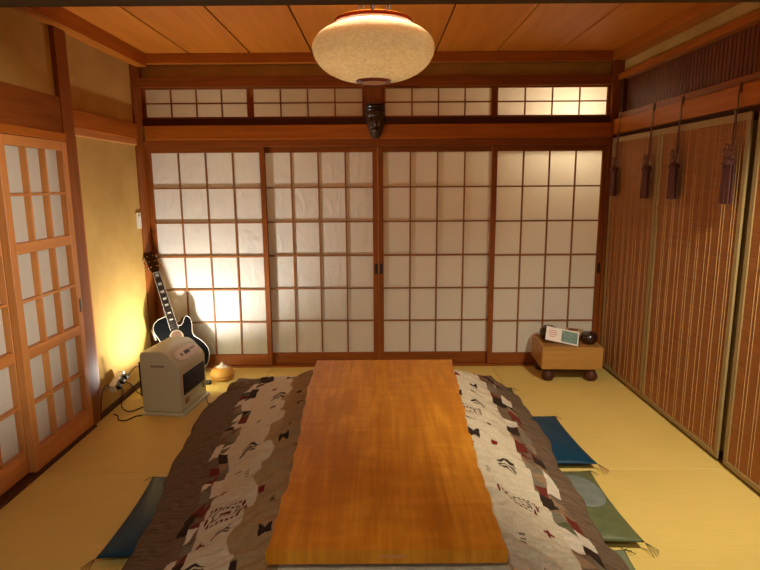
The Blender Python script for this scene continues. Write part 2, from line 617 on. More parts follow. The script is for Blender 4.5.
def screen(name, label, axis, a0, a1, z0, z1, dpt, stile, top, bot, cols, rows, bar, mats_, midrails=(), cat='sliding door',
           paper='paper', thick=0.03, bar_t=0.012, hgroup=None, gap=0.0, flip=1):
    """paper screen. axis 'X': lies along X with its front at Y=dpt; axis 'Y': along Y with its front at X=dpt (room on +X)."""
    wd, kd = mats_
    if axis == 'X':
        base = ((a0 + a1) / 2, dpt, z0)
        B = lambda u0, u1, d0, d1, v0, v1: MB().box(u0, u1, dpt + d0, dpt + d1, v0, v1)
        hx = 'X'
    else:
        base = (dpt, (a0 + a1) / 2, z0)
        B = lambda u0, u1, d0, d1, v0, v1: MB().box(dpt - d1, dpt - d0, u0, u1, v0, v1)
        hx = 'Y'
    t = thing(name, label, cat, base, kind='structure', group=hgroup)
    part('stile', B(a0, a0 + stile, 0, thick, z0, z1), wd + '_Z', t, bevel=0.002, segs=1)
    part('stile', B(a1 - stile, a1, 0, thick, z0, z1), wd + '_Z', t, bevel=0.002, segs=1)
    part('top_rail', B(a0 + stile, a1 - stile, 0.001, thick - 0.001, z1 - top, z1), wd + '_' + hx, t, bevel=0.002, segs=1)
    part('bottom_rail', B(a0 + stile, a1 - stile, 0.001, thick - 0.001, z0, z0 + bot), wd + '_' + hx, t, bevel=0.002, segs=1)
    secs = []
    lo = z0 + bot
    for (m0, m1) in midrails:
        secs.append((lo, m0))
        part('middle_rail', B(a0 + stile, a1 - stile, 0.001, thick - 0.001, m0, m1), wd + '_' + hx, t, bevel=0.002, segs=1)
        lo = m1
    secs.append((lo, z1 - top))
    us = np.linspace(a0 + stile, a1 - stile, cols + 1)
    front = 0.004
    shared = {}
    for (s0, s1) in secs:
        zs = np.linspace(s0, s1, rows + 1)
        for u in us[1:-1]:
            part('bar', B(u - bar / 2, u + bar / 2, front, front + bar_t, s0, s1), kd + '_Z', t)
        for i, z in enumerate(zs[1:-1]):
            bb = bar * (1.25 if (rows == 6 and i == 2) else 1.0)
            part('bar', B(us[0], us[-1], front + 0.001, front + bar_t - 0.0005, z - bb / 2, z + bb / 2), kd + '_' + hx, t)
        for i in range(cols):
            for j in range(rows):
                k = (round(us[1] - us[0], 4), round(zs[1] - zs[0], 4))
                du, dz = (us[i + 1] - us[i]) / 2, (zs[j + 1] - zs[j]) / 2
                if k not in shared:
                    m = MB()
                    if axis == 'X':
                        m.box(-du, du, 0, 0.0006, -dz, dz)
                    else:
                        m.box(-0.0006, 0, -du, du, -dz, dz)
                    shared[k] = m.mesh('pane')
                uc, zc = (us[i] + us[i + 1]) / 2, (zs[j] + zs[j + 1]) / 2
                d = front + bar_t + 0.0006
                p = Vector((uc, dpt + d, zc)) if axis == 'X' else Vector((dpt - d, uc, zc))
                link('pane', shared[k], paper, t, p - Vector(base))
    return t


GS = 'four sliding paper screens along the back wall'
bw = ('wood_brown', 'wood_kumiko')
shoji = [(-1.770, -0.868, 4.428, 'paper', 'sliding white paper screen behind the guitar and heater'),
         (-0.925, -0.012, 4.465, 'paper', 'wrinkled sliding paper screen next to the guitar screen, left of the central handles'),
         (-0.010, 0.905, 4.465, 'paper_flat', 'smooth dim sliding paper screen between the central handles and the game board screen'),
         (0.858, 1.733, 4.428, 'paper_flat', 'sliding paper screen glowing at its top, behind the game board')]
doors = []
for i, (a, b_, d, pp, lab) in enumerate(shoji):
    doors.append(screen('door_%d' % (i + 1), lab, 'X', a, b_, 0.013, 1.727, d, 0.040, 0.042, 0.088, 4, 6, 0.011, bw, paper=pp, hgroup=GS))
for (dr, x, d) in ((doors[1], -0.030, 4.465), (doors[2], 0.011, 4.465), (doors[3], 1.713, 4.428)):
    part('handle', MB().box(x - 0.011, x + 0.011, d - 0.003, d + 0.004, 0.745, 0.825), 'handle_black', dr, bevel=0.002, segs=1)

tr = [(-1.772, -0.965), (-0.965, -0.100), (0.026, 0.870), (0.870, 1.735)]
tl = ['low paper transom window over the guitar screen', 'low paper transom window between the carved face and the guitar side',
      'low dim paper transom window between the carved face and the brightly lit one', 'brightly lit low paper transom window over the game board']
for i, (a, b_) in enumerate(tr):
    screen('window_%d' % (i + 1), tl[i], 'X', a, b_, 1.936, 2.160, 4.452, 0.024, 0.012, 0.014, 4, 2, 0.010, ('wood_brown', 'wood_kumiko'),
           cat='transom', paper='paper_flat', thick=0.025, bar_t=0.01, hgroup='transom windows on the back wall')

# corridor behind the screens
sbox('wall_corridor', (-1.95, 1.95, 5.45, 5.5, -0.1, 2.5), 'plaster', 'plaster corridor wall behind the paper screens', 'wall', 0)
sbox('ceiling_corridor', (-1.95, 1.95, 4.56, 5.45, 2.40, 2.45), 'wood_ceiling', 'wooden corridor ceiling behind the paper screens', 'ceiling', 0)

# ---- left wall
struct('wall_left', MB().box(-1.98, -1.785, 3.36, 4.40, -0.03, ZC + 0.02).box(-1.98, -1.785, 0.86, 3.359, 1.80, ZC + 0.02)
       .box(-1.98, -1.90, 0.86, 3.359, -0.03, 1.799), 'plaster', 'ochre plaster wall with wooden posts beside the sliding doors', 'wall')
sbox('trim_11', (-1.95, -1.757, 3.285, 3.405, -0.03, 2.30), 'wood_brown_Z', 'wooden wall post between the sliding doors and the plaster wall')
sbox('trim_12', (-1.95, -1.762, 0.9, 3.284, 1.735, 1.93), 'wood_brown_Y', 'broad knotty plank above the sliding doors of the left wall')
sbox('trim_13', (-1.95, -1.745, 0.9, 3.284, 1.690, 1.734), 'wood_rail_Y', 'head rail over the left sliding doors')
sbox('trim_14', (-1.95, -1.758, 3.406, 4.289, 1.778, 1.884), 'wood_rail_Y', 'beam across the plaster wall above the guitar corner')
sbox('trim_15', (-1.95, -1.700, 0.86, 4.398, 2.300, ZC - 0.001), 'wood_rail_Y', 'wooden cornice between the ceiling and the left wall')
sbox('trim_16', (-1.95, -1.730, 0.9, 3.284, -0.03, 0.012), 'wood_dark_Y', 'dark sill track under the left sliding doors')
sbox('baseboard_left', (-1.95, -1.758, 3.406, 4.289, -0.03, 0.020), 'wood_dark_Y', 'thin dark wooden strip at the foot of the plaster wall', 'baseboard')
sbox('trim_17', (-1.95, -1.770, 3.406, 3.442, 0.02, 1.735), 'wood_rail_Z', 'wooden jamb beside the plaster wall')
sbox('trim_26', (-1.95, -1.768, 3.406, 4.289, 1.736, 1.777), 'wood_honey_Y', 'thin pale wooden rail along the top of the plaster wall')
hw = ('wood_honey', 'wood_honey')
screen('door_5', 'honey-coloured sliding door with three blocks of paper panes, next to the plaster wall', 'Y', 2.690, 3.282, 0.013, 1.688, -1.748,
       0.050, 0.050, 0.115, 3, 2, 0.013, hw, midrails=((0.592, 0.648), (1.118, 1.172)), thick=0.038, bar_t=0.031, paper='paper_flat')
screen('door_6', 'honey-coloured sliding door cut by the picture edge, half hidden by the next one', 'Y', 2.105, 2.735, 0.013, 1.688, -1.787,
       0.050, 0.050, 0.115, 3, 2, 0.013, hw, midrails=((0.592, 0.648), (1.118, 1.172)), thick=0.038, bar_t=0.031, paper='paper_flat')
d5 = bpy.data.objects['door_5']
part('handle', MB().box(-1.752, -1.745, 3.252, 3.268, 0.72, 0.80), 'handle_black', d5, bevel=0.002, segs=1)

# ---- right wall
struct('wall_right', MB().box(1.835, 2.0, 0.86, 4.42, -0.03, 1.80).box(1.815, 2.0, 0.86, 4.42, 2.20, ZC + 0.02)
       .box(1.84, 2.0, 0.86, 4.42, 1.80, 2.20), 'plaster', 'ochre plaster wall behind the bamboo blinds', 'wall')
sbox('trim_18', (1.79, 1.95, 0.86, 4.419, 1.90, 1.955), 'wood_brown_Y', 'lower rail of the dark lattice transom')
sbox('trim_19', (1.7505, 1.95, 0.86, 4.419, 1.800, 1.905), 'wood_rail_Y', 'orange-brown beam over the bamboo blinds', bevel=0.004)
sbox('trim_20', (1.79, 1.95, 0.86, 4.419, 1.740, 1.799), 'wood_dark_Y', 'head rail behind the tops of the bamboo blinds')
sbox('trim_21', (1.77, 1.95, 0.86, 4.419, 2.190, 2.235), 'wood_rail_Y', 'upper rail of the dark lattice transom')
sbox('trim_22', (1.715, 1.95, 0.86, 4.398, 2.325, ZC - 0.001), 'wood_rail_Y', 'wooden cornice between the ceiling and the right wall')
sbox('trim_23', (1.776, 1.95, 0.9, 4.419, -0.03, 0.014), 'wood_dark_Y', 'dark sill under the bamboo blinds')
sbox('trim_24', (1.79, 1.834, 4.36, 4.419, 1.955, 2.19), 'wood_dark_Z', 'dark end post of the lattice transom')
lat = thing('window_5', 'dark vertical wooden lattice transom above the bamboo blinds', 'transom', (1.82, 3.1, 1.955), kind='structure')
part('backing', MB().box(1.831, 1.838, 1.9, 4.36, 1.956, 2.189), 'wood_lattice', lat)
m = MB()
y = 1.92
while y < 4.35:
    m.box(1.820, 1.8305, y, y + 0.029, 1.956, 2.189)
    y += 0.036
s_ = part('slats', m, 'wood_lattice', lat)
s_['kind'] = 'stuff'

# ---- near opening lintel
sbox('trim_25', (-1.9, 1.9, 0.90, 1.0, 1.733, 1.86), 'wood_lintel', 'dark lintel beam of the near opening, at the top of the view')
sbox('wall_front', (-1.95, 1.95, 0.92, 0.98, 1.861, ZC + 0.02), 'plaster', 'plaster above the lintel of the near opening', 'wall', 0)

# ================================================================== kotatsu table
def table():
    t = thing('kotatsu_table', 'low kotatsu table with a broad glossy orange-brown live-edge wooden top', 'table', (0.03, 2.4, 0))
    n = 90
    ys = np.linspace(1.495, 3.315, n)
    tt = (ys - 1.495) / 1.82
    wob = lambda ph: (0.003 * np.sin(ys * 17 + ph) + 0.0028 * np.sin(ys * 41 + 2 * ph) + 0.0015 * np.sin(ys * 83 + ph)) * np.clip(tt * 8 + 0.3, 0, 1)
    L = -0.338 - 0.040 * tt + 0.012 * np.sin(tt * 6) + wob(0.4)
    R = 0.366 + 0.050 * tt - 0.010 * np.sin(tt * 5) + wob(2.1)
    poly = [(x, y) for x, y in zip(R, ys)] + [(x, y) for x, y in zip(L[::-1], ys[::-1])]
    zt, zb = 0.400, 0.357
    c = np.array([0.03, 2.4])
    P = np.array(poly)

    def off(d):
        q = P.copy()
        q[:, 0] -= np.sign(q[:, 0] - 0.02) * d
        q[:, 1] -= np.sign(q[:, 1] - 2.4) * d * (np.abs(q[:, 1] - 2.4) > 0.909)
        return q
    rings = [(off(0.007), zb), (off(0.003), zb + 0.003), (off(0.0005), zb + 0.016), (off(0.0), zt - 0.008), (off(0.001), zt - 0.002), (off(0.003), zt)]
    N = len(P)
    m = MB()
    vs_ = [(p[0], p[1], z) for q, z in rings for p in q]
    fs_ = []
    for i in range(len(rings) - 1):
        for k in range(N):
            fs_.append((i * N + k, i * N + (k + 1) % N, (i + 1) * N + (k + 1) % N, (i + 1) * N + k))
    # caps as strips across
    for base in (0, (len(rings) - 1) * N):
        for k in range(n - 1):
            fs_.append((base + k, base + k + 1, base + N - 2 - k, base + N - 1 - k))
    m.add(vs_, fs_)
    o = part('tabletop', m, 'table_wood', t, smooth=True)
    fr = MB()
    fr.box(-0.27, 0.31, 1.60, 1.64, 0.29, 0.344).box(-0.27, 0.31, 3.16, 3.20, 0.29, 0.344)
    fr.box(-0.27, -0.23, 1.64, 3.16, 0.29, 0.344).box(0.27, 0.31, 1.64, 3.16, 0.29, 0.344)
    part('frame', fr, 'wood_dark_Y', t)
    for x in (-0.25, 0.29):
        for y in (1.62, 3.18):
            part('leg', MB().box(x - 0.025, x + 0.025, y - 0.025, y + 0.025, 0.0, 0.29), 'wood_dark_Z', t, bevel=0.004)
    # small butterfly key and check in the front edge
    part('end_grain_key', MB().box(-0.005, 0.075, 1.4935, 1.4975, 0.375, 0.386), 'wood_honey_X', t)


table()


# ================================================================== quilt
def quilt():
    NY, NX = 820, 640
    Y0, Y1 = 0.93, 3.97
    yy = np.linspace(Y0, Y1, NY)
    xl = np.interp(yy, [0.9, 1.7, 2.0, 2.3, 2.66, 3.0, 3.3, 3.6, 3.8, 3.97], [-0.94, -0.95, -0.965, -1.005, -1.06, -1.10, -1.12, -1.10, -1.07, -1.04])
    xr = np.interp(yy, [0.9, 1.7, 2.0, 2.3, 2.66, 3.0, 3.3, 3.5, 3.8, 3.97], [0.92, 0.91, 0.89, 0.89, 0.90, 0.925, 0.925, 0.90, 0.86, 0.80])
    xl = xl + 0.008 * np.sin(yy * 9) + 0.004 * np.sin(yy * 29 + 1)
    xr = xr + 0.010 * np.sin(yy * 11 + 1) + 0.005 * np.sin(yy * 31)
    a = np.linspace(0, 1, NX)
    A, Y = np.meshgrid(a, yy)
    XLg, XRg = np.meshgrid(np.zeros(NX), xl)[1], np.meshgrid(np.zeros(NX), xr)[1]
    X = XLg + (XRg - XLg) * A
    tl_, tr_ = -0.30, 0.34
    # outward fraction s on each side, 0 at the frame, 1 at the hem
    sL = np.clip((tl_ - X) / (tl_ - XLg), 0, 1)
    sR = np.clip((X - tr_) / (XRg - tr_), 0, 1)
    s = np.maximum(sL, sR)
    sy = np.clip((Y - 3.24) / (Y1 - 3.24), 0, 1)
    sn = np.clip((1.56 - Y) / (1.56 - Y0), 0, 1)
    side = sL > sR
    so = np.clip((s ** 5 + sy ** 5 + sn ** 5) ** 0.2, 0, 1)
    thick = np.where(side, 0.075, 0.085)
    h = thick + np.where(side, 0.272, 0.262) * (1 - so) ** np.where(side, 1.2, 1.1)
    # folds: ridges that run outward from the table edge, and soft lumps
    fold = np.zeros_like(X)
    for k in range(44):
        y0 = rng.uniform(1.3, 3.8)
        sd = rng.random() < 0.5
        wd = rng.uniform(0.018, 0.045)
        sl = rng.uniform(-0.45, 0.45)
        amp = rng.uniform(0.006, 0.020)
        x0 = tl_ if sd else tr_
        u = np.abs(X - x0)
        ln = rng.uniform(0.2, 0.5)
        g = np.exp(-((Y - y0 - sl * u) / wd) ** 2) * np.clip(u / 0.06, 0, 1) * np.exp(-(u / ln) ** 4)
        fold += amp * g * (side == sd)
    for k in range(60):
        x0, y0 = rng.uniform(-1.0, 0.9), rng.uniform(1.4, 3.7)
        wx, wy = rng.uniform(0.04, 0.12), rng.uniform(0.05, 0.16)
        fold += rng.uniform(-0.010, 0.014) * np.exp(-((X - x0) / wx) ** 2 - ((Y - y0) / wy) ** 2)
    # gathered puffs close to the table edge
    u = np.where(side, tl_ - X, X - tr_)
    puff = np.clip(u / 0.05, 0, 1) * np.exp(-(u / 0.24) ** 2)
    fold += puff * (0.014 * np.sin(Y * 40 + 5 * np.sin(Y * 5) + 12 * u) + 0.009 * np.sin(Y * 73 + 3 * np.sin(Y * 11) + 20 * u + 2))
    # crinkles of the light gauze
    def vnoise(wx, wy, seed):
        g = np.random.default_rng(seed).random((90, 90)) * 2 - 1
        gx_, gy_ = (X + 2.0) / wx, (Y + 0.3) / wy
        ix, iy = np.floor(gx_).astype(int), np.floor(gy_).astype(int)
        fx, fy = gx_ - ix, gy_ - iy
        fx, fy = fx * fx * (3 - 2 * fx), fy * fy * (3 - 2 * fy)
        G = lambda a_, b_: g[np.mod(b_, 90), np.mod(a_, 90)]
        return (G(ix, iy) * (1 - fx) + G(ix + 1, iy) * fx) * (1 - fy) + (G(ix, iy + 1) * (1 - fx) + G(ix + 1, iy + 1) * fx) * fy
    soft = np.where(s > 0.66, 0.45, 1.0)
    fold += soft * (0.017 * (0.4 - np.abs(vnoise(0.22, 0.085, 1))) + 0.010 * (0.4 - np.abs(vnoise(0.09, 0.05, 2))) + 0.005 * vnoise(0.035, 0.022, 3))
    fold += puff * 0.026 * (0.4 - np.abs(vnoise(0.10, 0.055, 4)))
    # long ridge along the patchwork seam
    fold += 0.012 * np.exp(-((s - 0.66) / 0.05) ** 2) * (1 + 0.5 * np.sin(Y * 23))
    # a deep crease across the far part of each side
    for sd, y0, sl, amp in ((True, 3.62, 0.10, -0.045), (True, 3.75, 0.05, 0.02), (False, 3.22, -0.12, -0.02), (False, 2.45, 0.35, -0.015)):
        g = np.exp(-((Y - y0 - sl * u) / 0.030) ** 2) * np.clip((u - 0.12) / 0.25, 0, 1)
        fold += amp * g * (side == sd)
    under = (s <= 0) & (sy <= 0) & (sn <= 0)
    edge = np.minimum(np.minimum(A * NX, (1 - A) * NX) * 0.0031, np.minimum(Y - Y0, Y1 - Y))
    rim = np.clip(edge / 0.045, 0, 1)
    Z = h + fold * np.clip(s * 8 + sy * 6 + sn * 6, 0, 1)
    cap_ = 0.349
    Z = np.where(u < 0.09, np.minimum(Z, cap_), Z)
    Z = np.where(under, 0.346, np.minimum(Z, 0.349 + 0.04 * np.clip((u - 0.08) / 0.08, 0, 1)))
    Z = 0.006 + (Z - 0.006) * np.sqrt(1 - (1 - rim) ** 2)
    V = np.stack([X, Y, Z], -1).reshape(-1, 3)
    idx = np.arange(NX * NY).reshape(NY, NX)
    F = np.stack([idx[:-1, :-1], idx[:-1, 1:], idx[1:, 1:], idx[1:, :-1]], -1).reshape(-1, 4)
    base = Vector((-0.03, 2.45, 0))
    V2 = V - np.array(base)
    me = bpy.data.meshes.new('kotatsu_quilt')
    me.vertices.add(len(V2))
    me.vertices.foreach_set('co', V2.astype(np.float32).ravel())
    me.loops.add(F.size)
    me.loops.foreach_set('vertex_index', F.astype(np.int32).ravel())
    me.polygons.add(len(F))
    me.polygons.foreach_set('loop_start', np.arange(0, F.size, 4, dtype=np.int32))
    me.polygons.foreach_set('loop_total', np.full(len(F), 4, dtype=np.int32))
    me.update(calc_edges=True)
    me.validate()
    me.polygons.foreach_set('use_smooth', np.ones(len(F), dtype=bool))

    # ---- the printed pattern (p outward fraction, q metres along the table)
    lin = lambda r, g, b_: np.array(srgb(r, g, b_)[:3])
    cream, tan = lin(222, 208, 182), lin(176, 146, 106)
    brown, dk, red = lin(124, 102, 82), lin(60, 44, 36), lin(128, 34, 26)
    grey, white, sage = lin(132, 122, 104), lin(226, 214, 194), lin(104, 104, 76)
    q = Y
    wave = 0.018 * np.sin(q * 9) + 0.012 * np.sin(q * 21 + 1)
    p = s + wave * 0.6
    col = np.zeros(X.shape + (3,))
    col[:] = cream
    sd = side
    tanm = sd & (p < 0.30 + 0.03 * np.sin(q * 15) + 0.02 * np.sin(q * 33)) & (p > 0.03)
    col[tanm] = tan
    tanr = (~sd) & (p < 0.10)
    col[tanr] = cream * 0.95
    pb0 = np.where(sd, 0.56, 0.55)
    pb1 = np.where(sd, 0.68, 0.76)
    br = p > pb1
    str_ = rng.random((NY, 1)) * 0.3 + 0.85
    st2 = 0.9 + 0.25 * np.sin(q * 260 + 6 * np.sin(X * 22) + 3 * np.sin(q * 41)) * np.sin(q * 97 + X * 5)
    col[br] = (brown[None, None, :] * (st2 * str_)[..., None])[br]
    # patchwork band: checks split by diagonals
    pm = (p >= pb0) & (p <= pb1)
    cell = np.where(sd, 0.075, 0.085)
    cu = (p - pb0) / (pb1 - pb0) * 2
    cv = q / cell
    iu, iv = np.floor(cu).astype(int), np.floor(cv + 0.35 * np.floor(cu)).astype(int)
    fu, fv = cu - np.floor(cu), (cv + 0.35 * np.floor(cu)) - iv
    tri = (fu + fv > 1).astype(int)
    pal = np.array([dk, brown, white, grey, brown, dk, lin(118, 50, 40), sage, lin(160, 130, 100), white, dk, brown])
    hsh = (iu * 7 + iv * 13 + tri * 5 + (iv * iv) % 5 + sd * 3) % len(pal)
    diag = ((iv + iu) % 3 != 0)
    hsh = np.where(diag, hsh, (iu * 7 + iv * 13 + sd * 3) % len(pal))
    col[pm] = pal[hsh][pm]
    # coordinates in metres for the motifs
    ext = np.where(sd, tl_ - XLg, XRg - tr_)
    arc = s * ext * 1.08

    def stamp(mask, c):
        col[mask] = c

    def motif(kind, sidev, a0, q0, k=1.0, c=None):
        ok = (sd == sidev)
        du = (arc - a0) / k
        dv = (q - q0) / k
        au, av = np.abs(du), np.abs(dv)
        if kind == 'square':
            stamp(ok & (au < 0.014) & (av < 0.010), red if c is None else c)
        elif kind == 'cross':
            stamp(ok & (((au < 0.006) & (av < 0.020)) | ((av < 0.006) & (au < 0.020))), red)
        elif kind == 'chevron':
            z = dv + 0.6 * au
            stamp(ok & (au < 0.034) & (np.abs(z) < 0.036) & (np.mod(z + 1, 0.018) < 0.010), dk)
        elif kind == 'hour':
            stamp(ok & (au < 0.026) & (av < 0.006 + 0.55 * au), dk)
        elif kind == 'diamond':
            d2 = np.maximum(av / 0.040, (au + 0.4 * av) / 0.072)
            stamp(ok & (np.abs(d2 - 1) < 0.11) & (np.mod(du * 55 + dv * 20, 1) < 0.62), red * 0.8)
            d3 = np.maximum(av / 0.025, au / 0.042)
            stamp(ok & (np.abs(d3 - 1) < 0.14) & (np.mod(du * 60 + dv * 60, 1) < 0.6), dk)
            stamp(ok & (au < 0.020) & (av < 0.013), red * 0.75)
        elif kind == 'dash':
            stamp(ok & (au < 0.010) & (av < 0.016) & (np.mod(dv + 1, 0.011) < 0.006), dk)
        elif kind == 'leaf':
            stamp(ok & (au < 0.030) & (av < 0.010 + 0.2 * du), sage)
    # left cream strip
    seq = [('diamond', 1.98, 1.15), ('cross', 2.13, 1.0), ('dash', 2.24, 1.0), ('square', 2.34, 1.1), ('chevron', 2.52, 1.2), ('cross', 2.72, 0.8), ('dash', 2.86, 1.1),
           ('square', 2.98, 1.2), ('chevron', 3.16, 1.2), ('square', 3.34, 1.0), ('hour', 3.5, 1.0), ('chevron', 1.66, 1.3), ('cross', 1.80, 1.0), ('chevron', 1.86, 1.0)]
    for i, (kd, y, k) in enumerate(seq):
        motif(kd, True, 0.335 + 0.045 * math.sin(i * 2.3) + (-0.02 if kd == 'diamond' else 0), y, k)
    for i in range(15):
        motif(['hour', 'square', 'hour', 'dash', 'square'][i % 5], True, 0.13 + 0.05 * math.sin(i * 1.9), 1.45 + i * 0.148, 0.95, c=(dk if i % 2 else red))
    # right cream strip
    seq = [('diamond', 1.99, 1.15, 0.19), ('cross', 1.83, 1.1, 0.27), ('chevron', 2.28, 1.25, 0.21), ('square', 2.48, 1.1, 0.20), ('hour', 2.50, 1.1, 0.10), ('leaf', 2.62, 0.9, 0.10),
           ('diamond', 2.78, 0.95, 0.12), ('square', 2.70, 0.8, 0.22), ('chevron', 2.96, 1.1, 0.20), ('hour', 3.02, 1.1, 0.09), ('leaf', 3.12, 1.0, 0.22), ('leaf', 3.20, 0.9, 0.08),
           ('dash', 2.14, 1.0, 0.10), ('dash', 1.72, 1.1, 0.14), ('square', 3.36, 1.2, 0.14), ('hour', 3.30, 0.9, 0.24), ('square', 3.55, 1.0, 0.18), ('chevron', 3.62, 0.9, 0.12),
           ('hour', 1.56, 1.0, 0.2), ('dash', 2.36, 1.0, 0.07), ('square', 2.86, 0.8, 0.05)]
    for kd, y, k, a0 in seq:
        motif(kd, False, a0, y, k)
    ca = me.color_attributes.new('print', 'FLOAT_COLOR', 'POINT')
    rgba = np.ones((NX * NY, 4), dtype=np.float32)
    rgba[:, :3] = np.clip(col.reshape(-1, 3), 0, 1)
    ca.data.foreach_set('color', rgba.ravel())
    o = link('kotatsu_quilt', me, 'quilt_print', None, base)
    tag(o, 'padded quilt under the table top with brown hem, patchwork band and small tribal motifs', 'quilt')


quilt()


# ================================================================== floor cushions
def cushion(label, mat, c, rot, size=(0.55, 0.55), hgt=0.075, tmat='cord_brown', tassels=((1, 1), (1, -1), (-1, 1), (-1, -1)), group=None, patch=None, tilt=0.0):
    t = thing('floor_cushion', label, 'cushion', (c[0], c[1], 0.0), group)
    t.rotation_euler = (0, 0, math.radians(rot))
    n = 40
    vs_, fs_ = [], []
    hs = (size[0] / 2, size[1] / 2)

    def surf(u, v, sg):
        e = (1 - u ** 2) ** 0.55 * (1 - v ** 2) ** 0.55 if abs(u) < 1 and abs(v) < 1 else 0.0
        pin = 1 - 0.05 * (1 - v * v) * abs(u) ** 3
        pin2 = 1 - 0.05 * (1 - u * u) * abs(v) ** 3
        z = hgt * 0.42 + sg * e * hgt * (0.58 if sg > 0 else 0.42)
        if sg > 0:
            z -= 0.012 * math.exp(-(u * u + v * v) / 0.03)
            z += 0.003 * math.sin(7 * u + 3 * v) * e
        return (u * hs[0] * pin, v * hs[1] * pin2, max(z, 0.001))
    m = MB()
    for sg in (1, -1):
        g = [surf(-1 + 2 * i / n, -1 + 2 * j / n, sg) for j in range(n + 1) for i in range(n + 1)]
        f = [(j * (n + 1) + i, j * (n + 1) + i + 1, (j + 1) * (n + 1) + i + 1, (j + 1) * (n + 1) + i) for j in range(n) for i in range(n)]
        m.add(g, f)
    me = m.mesh('cushion_body', True)
    bm = bmesh.new()
    bm.from_mesh(me)
    bmesh.ops.remove_doubles(bm, verts=bm.verts, dist=0.0004)
    bmesh.ops.recalc_face_normals(bm, faces=bm.faces)
    bm.to_mesh(me)
    bm.free()
    link('cushion_body', me, mat, t)
    for (sx, sy) in tassels:
        m = MB()
        for k in range(4):
            a = math.atan2(sy, sx) + (k - 1.5) * 0.35
            p0 = Vector((sx * hs[0] * 0.995, sy * hs[1] * 0.995, hgt * 0.42))
            m.tube(spline([p0, p0 + Vector((math.cos(a) * 0.025, math.sin(a) * 0.025, -0.012)), p0 + Vector((math.cos(a) * 0.055, math.sin(a) * 0.055, -hgt * 0.42 + 0.002))], 4), 0.0013, 5)
        part('tassel', m, tmat, t, world=False)
    if patch:
        m = MB()
        r = 0.135
        vs_, fs_ = [], []
        rings, seg = 8, 40
        for i in range(rings + 1):
            for k in range(seg):
                a = 2 * math.pi * k / seg
                x, y = patch[0] + 0.105 * i / rings * math.cos(a), patch[1] + 0.150 * i / rings * math.sin(a)
                z = surf(x / hs[0], y / hs[1], 1)[2] + 0.0022
                vs_.append((x, y, z))
        for i in range(rings):
            for k in range(seg):
                fs_.append((i * seg + k, i * seg + (k + 1) % seg, (i + 1) * seg + (k + 1) % seg, (i + 1) * seg + k))
        m.add(vs_, fs_)
        o = part('round_patch', m, 'cushion_patch', t, smooth=True, world=False)
        o['label'] = 'grey-green round patch'
    return t


cushion('dark teal-blue floor cushion on bare matting, on the heater side of the table', 'cushion_blue', (-0.850, 2.305), 2, size=(0.53, 0.63))
cushion('dark teal-blue floor cushion next to the green patched cushion', 'cushion_blue', (0.81, 3.00), 3, size=(0.56, 0.62))
cushion('olive green floor cushion with a round grey-green patch', 'cushion_green', (0.765, 2.345), 1, size=(0.56, 0.58), patch=(0.140, 0.055), tmat='tassel_green')
cushion('dark green floor cushion peeking out beside the far end of the quilt', 'cushion_darkgreen', (0.69, 3.60), 0, size=(0.46, 0.46), hgt=0.07)
cushion('pale grey-green floor cushion tucked under the quilt beside the patched cushion', 'cushion_teal', (0.69, 1.76), 0, size=(0.52, 0.52), hgt=0.07, tmat='tassel_green')


# ================================================================== bamboo blinds
def blind(label, y0, y1, z0=0.016, z1=1.772, x=1.758):
    t = thing('bamboo_blind', label, 'blind', (x, (y0 + y1) / 2, z0), group='bamboo blinds on the right wall')
    bd = 0.032
    m = MB()
    z = z0 + bd * 0.5
    while z < z1 - bd * 0.6:
        # one split reed, a flattened hexagonal stick
        h = 0.0024
        j = random.uniform(-0.0005, 0.0005)
        ring = [(-0.0016, -h * 0.6), (-0.0016, h * 0.6), (0.0, h), (0.0016, h * 0.6), (0.0016, -h * 0.6), (0.0, -h)]
        vs_ = [(x + 0.004 + a + j, yy_, z + b_) for yy_ in (y0 + 0.012, y1 - 0.012) for a, b_ in ring]
        m.add(vs_, [(k, (k + 1) % 6, 6 + (k + 1) % 6, 6 + k) for k in range(6)])
        z += 0.0056
    o = part('reeds', m, 'bamboo', t)
    o['kind'] = 'stuff'
    m = MB()
    y = y0 + 0.062
    k = 0
    while y < y1 - 0.05:
        m.box(x + 0.0004, x + 0.0022, y - 0.0014, y + 0.0014, z0 + 0.02, z1 - 0.03)
        y += (0.021, 0.066, 0.024, 0.074, 0.040, 0.070)[k % 6]
        k += 1
    o = part('threads', m, 'blind_thread', t)
    o['kind'] = 'stuff'
    part('top_border', MB().box(x - 0.002, x + 0.010, y0, y1, z1 - bd * 1.15, z1), 'blind_border', t, bevel=0.002, segs=1)
    part('bottom_border', MB().box(x - 0.002, x + 0.010, y0, y1, z0, z0 + bd * 0.9), 'blind_border', t, bevel=0.002, segs=1)
    for (a, b_) in ((y0, y0 + bd), (y1 - bd, y1)):
        part('side_border', MB().box(x - 0.0025, x + 0.0105, a, b_, z0 + bd * 0.9, z1 - bd * 1.15), 'blind_border', t, bevel=0.002, segs=1)
    return t


blind('bamboo blind with tan cloth border in the corner beside the game board', 3.668, 4.408)
blind('wide bamboo blind with tan cloth border between two other blinds', 2.785, 3.660)
blind('bamboo blind with tan cloth border cut off by the picture edge', 1.87, 2.732)


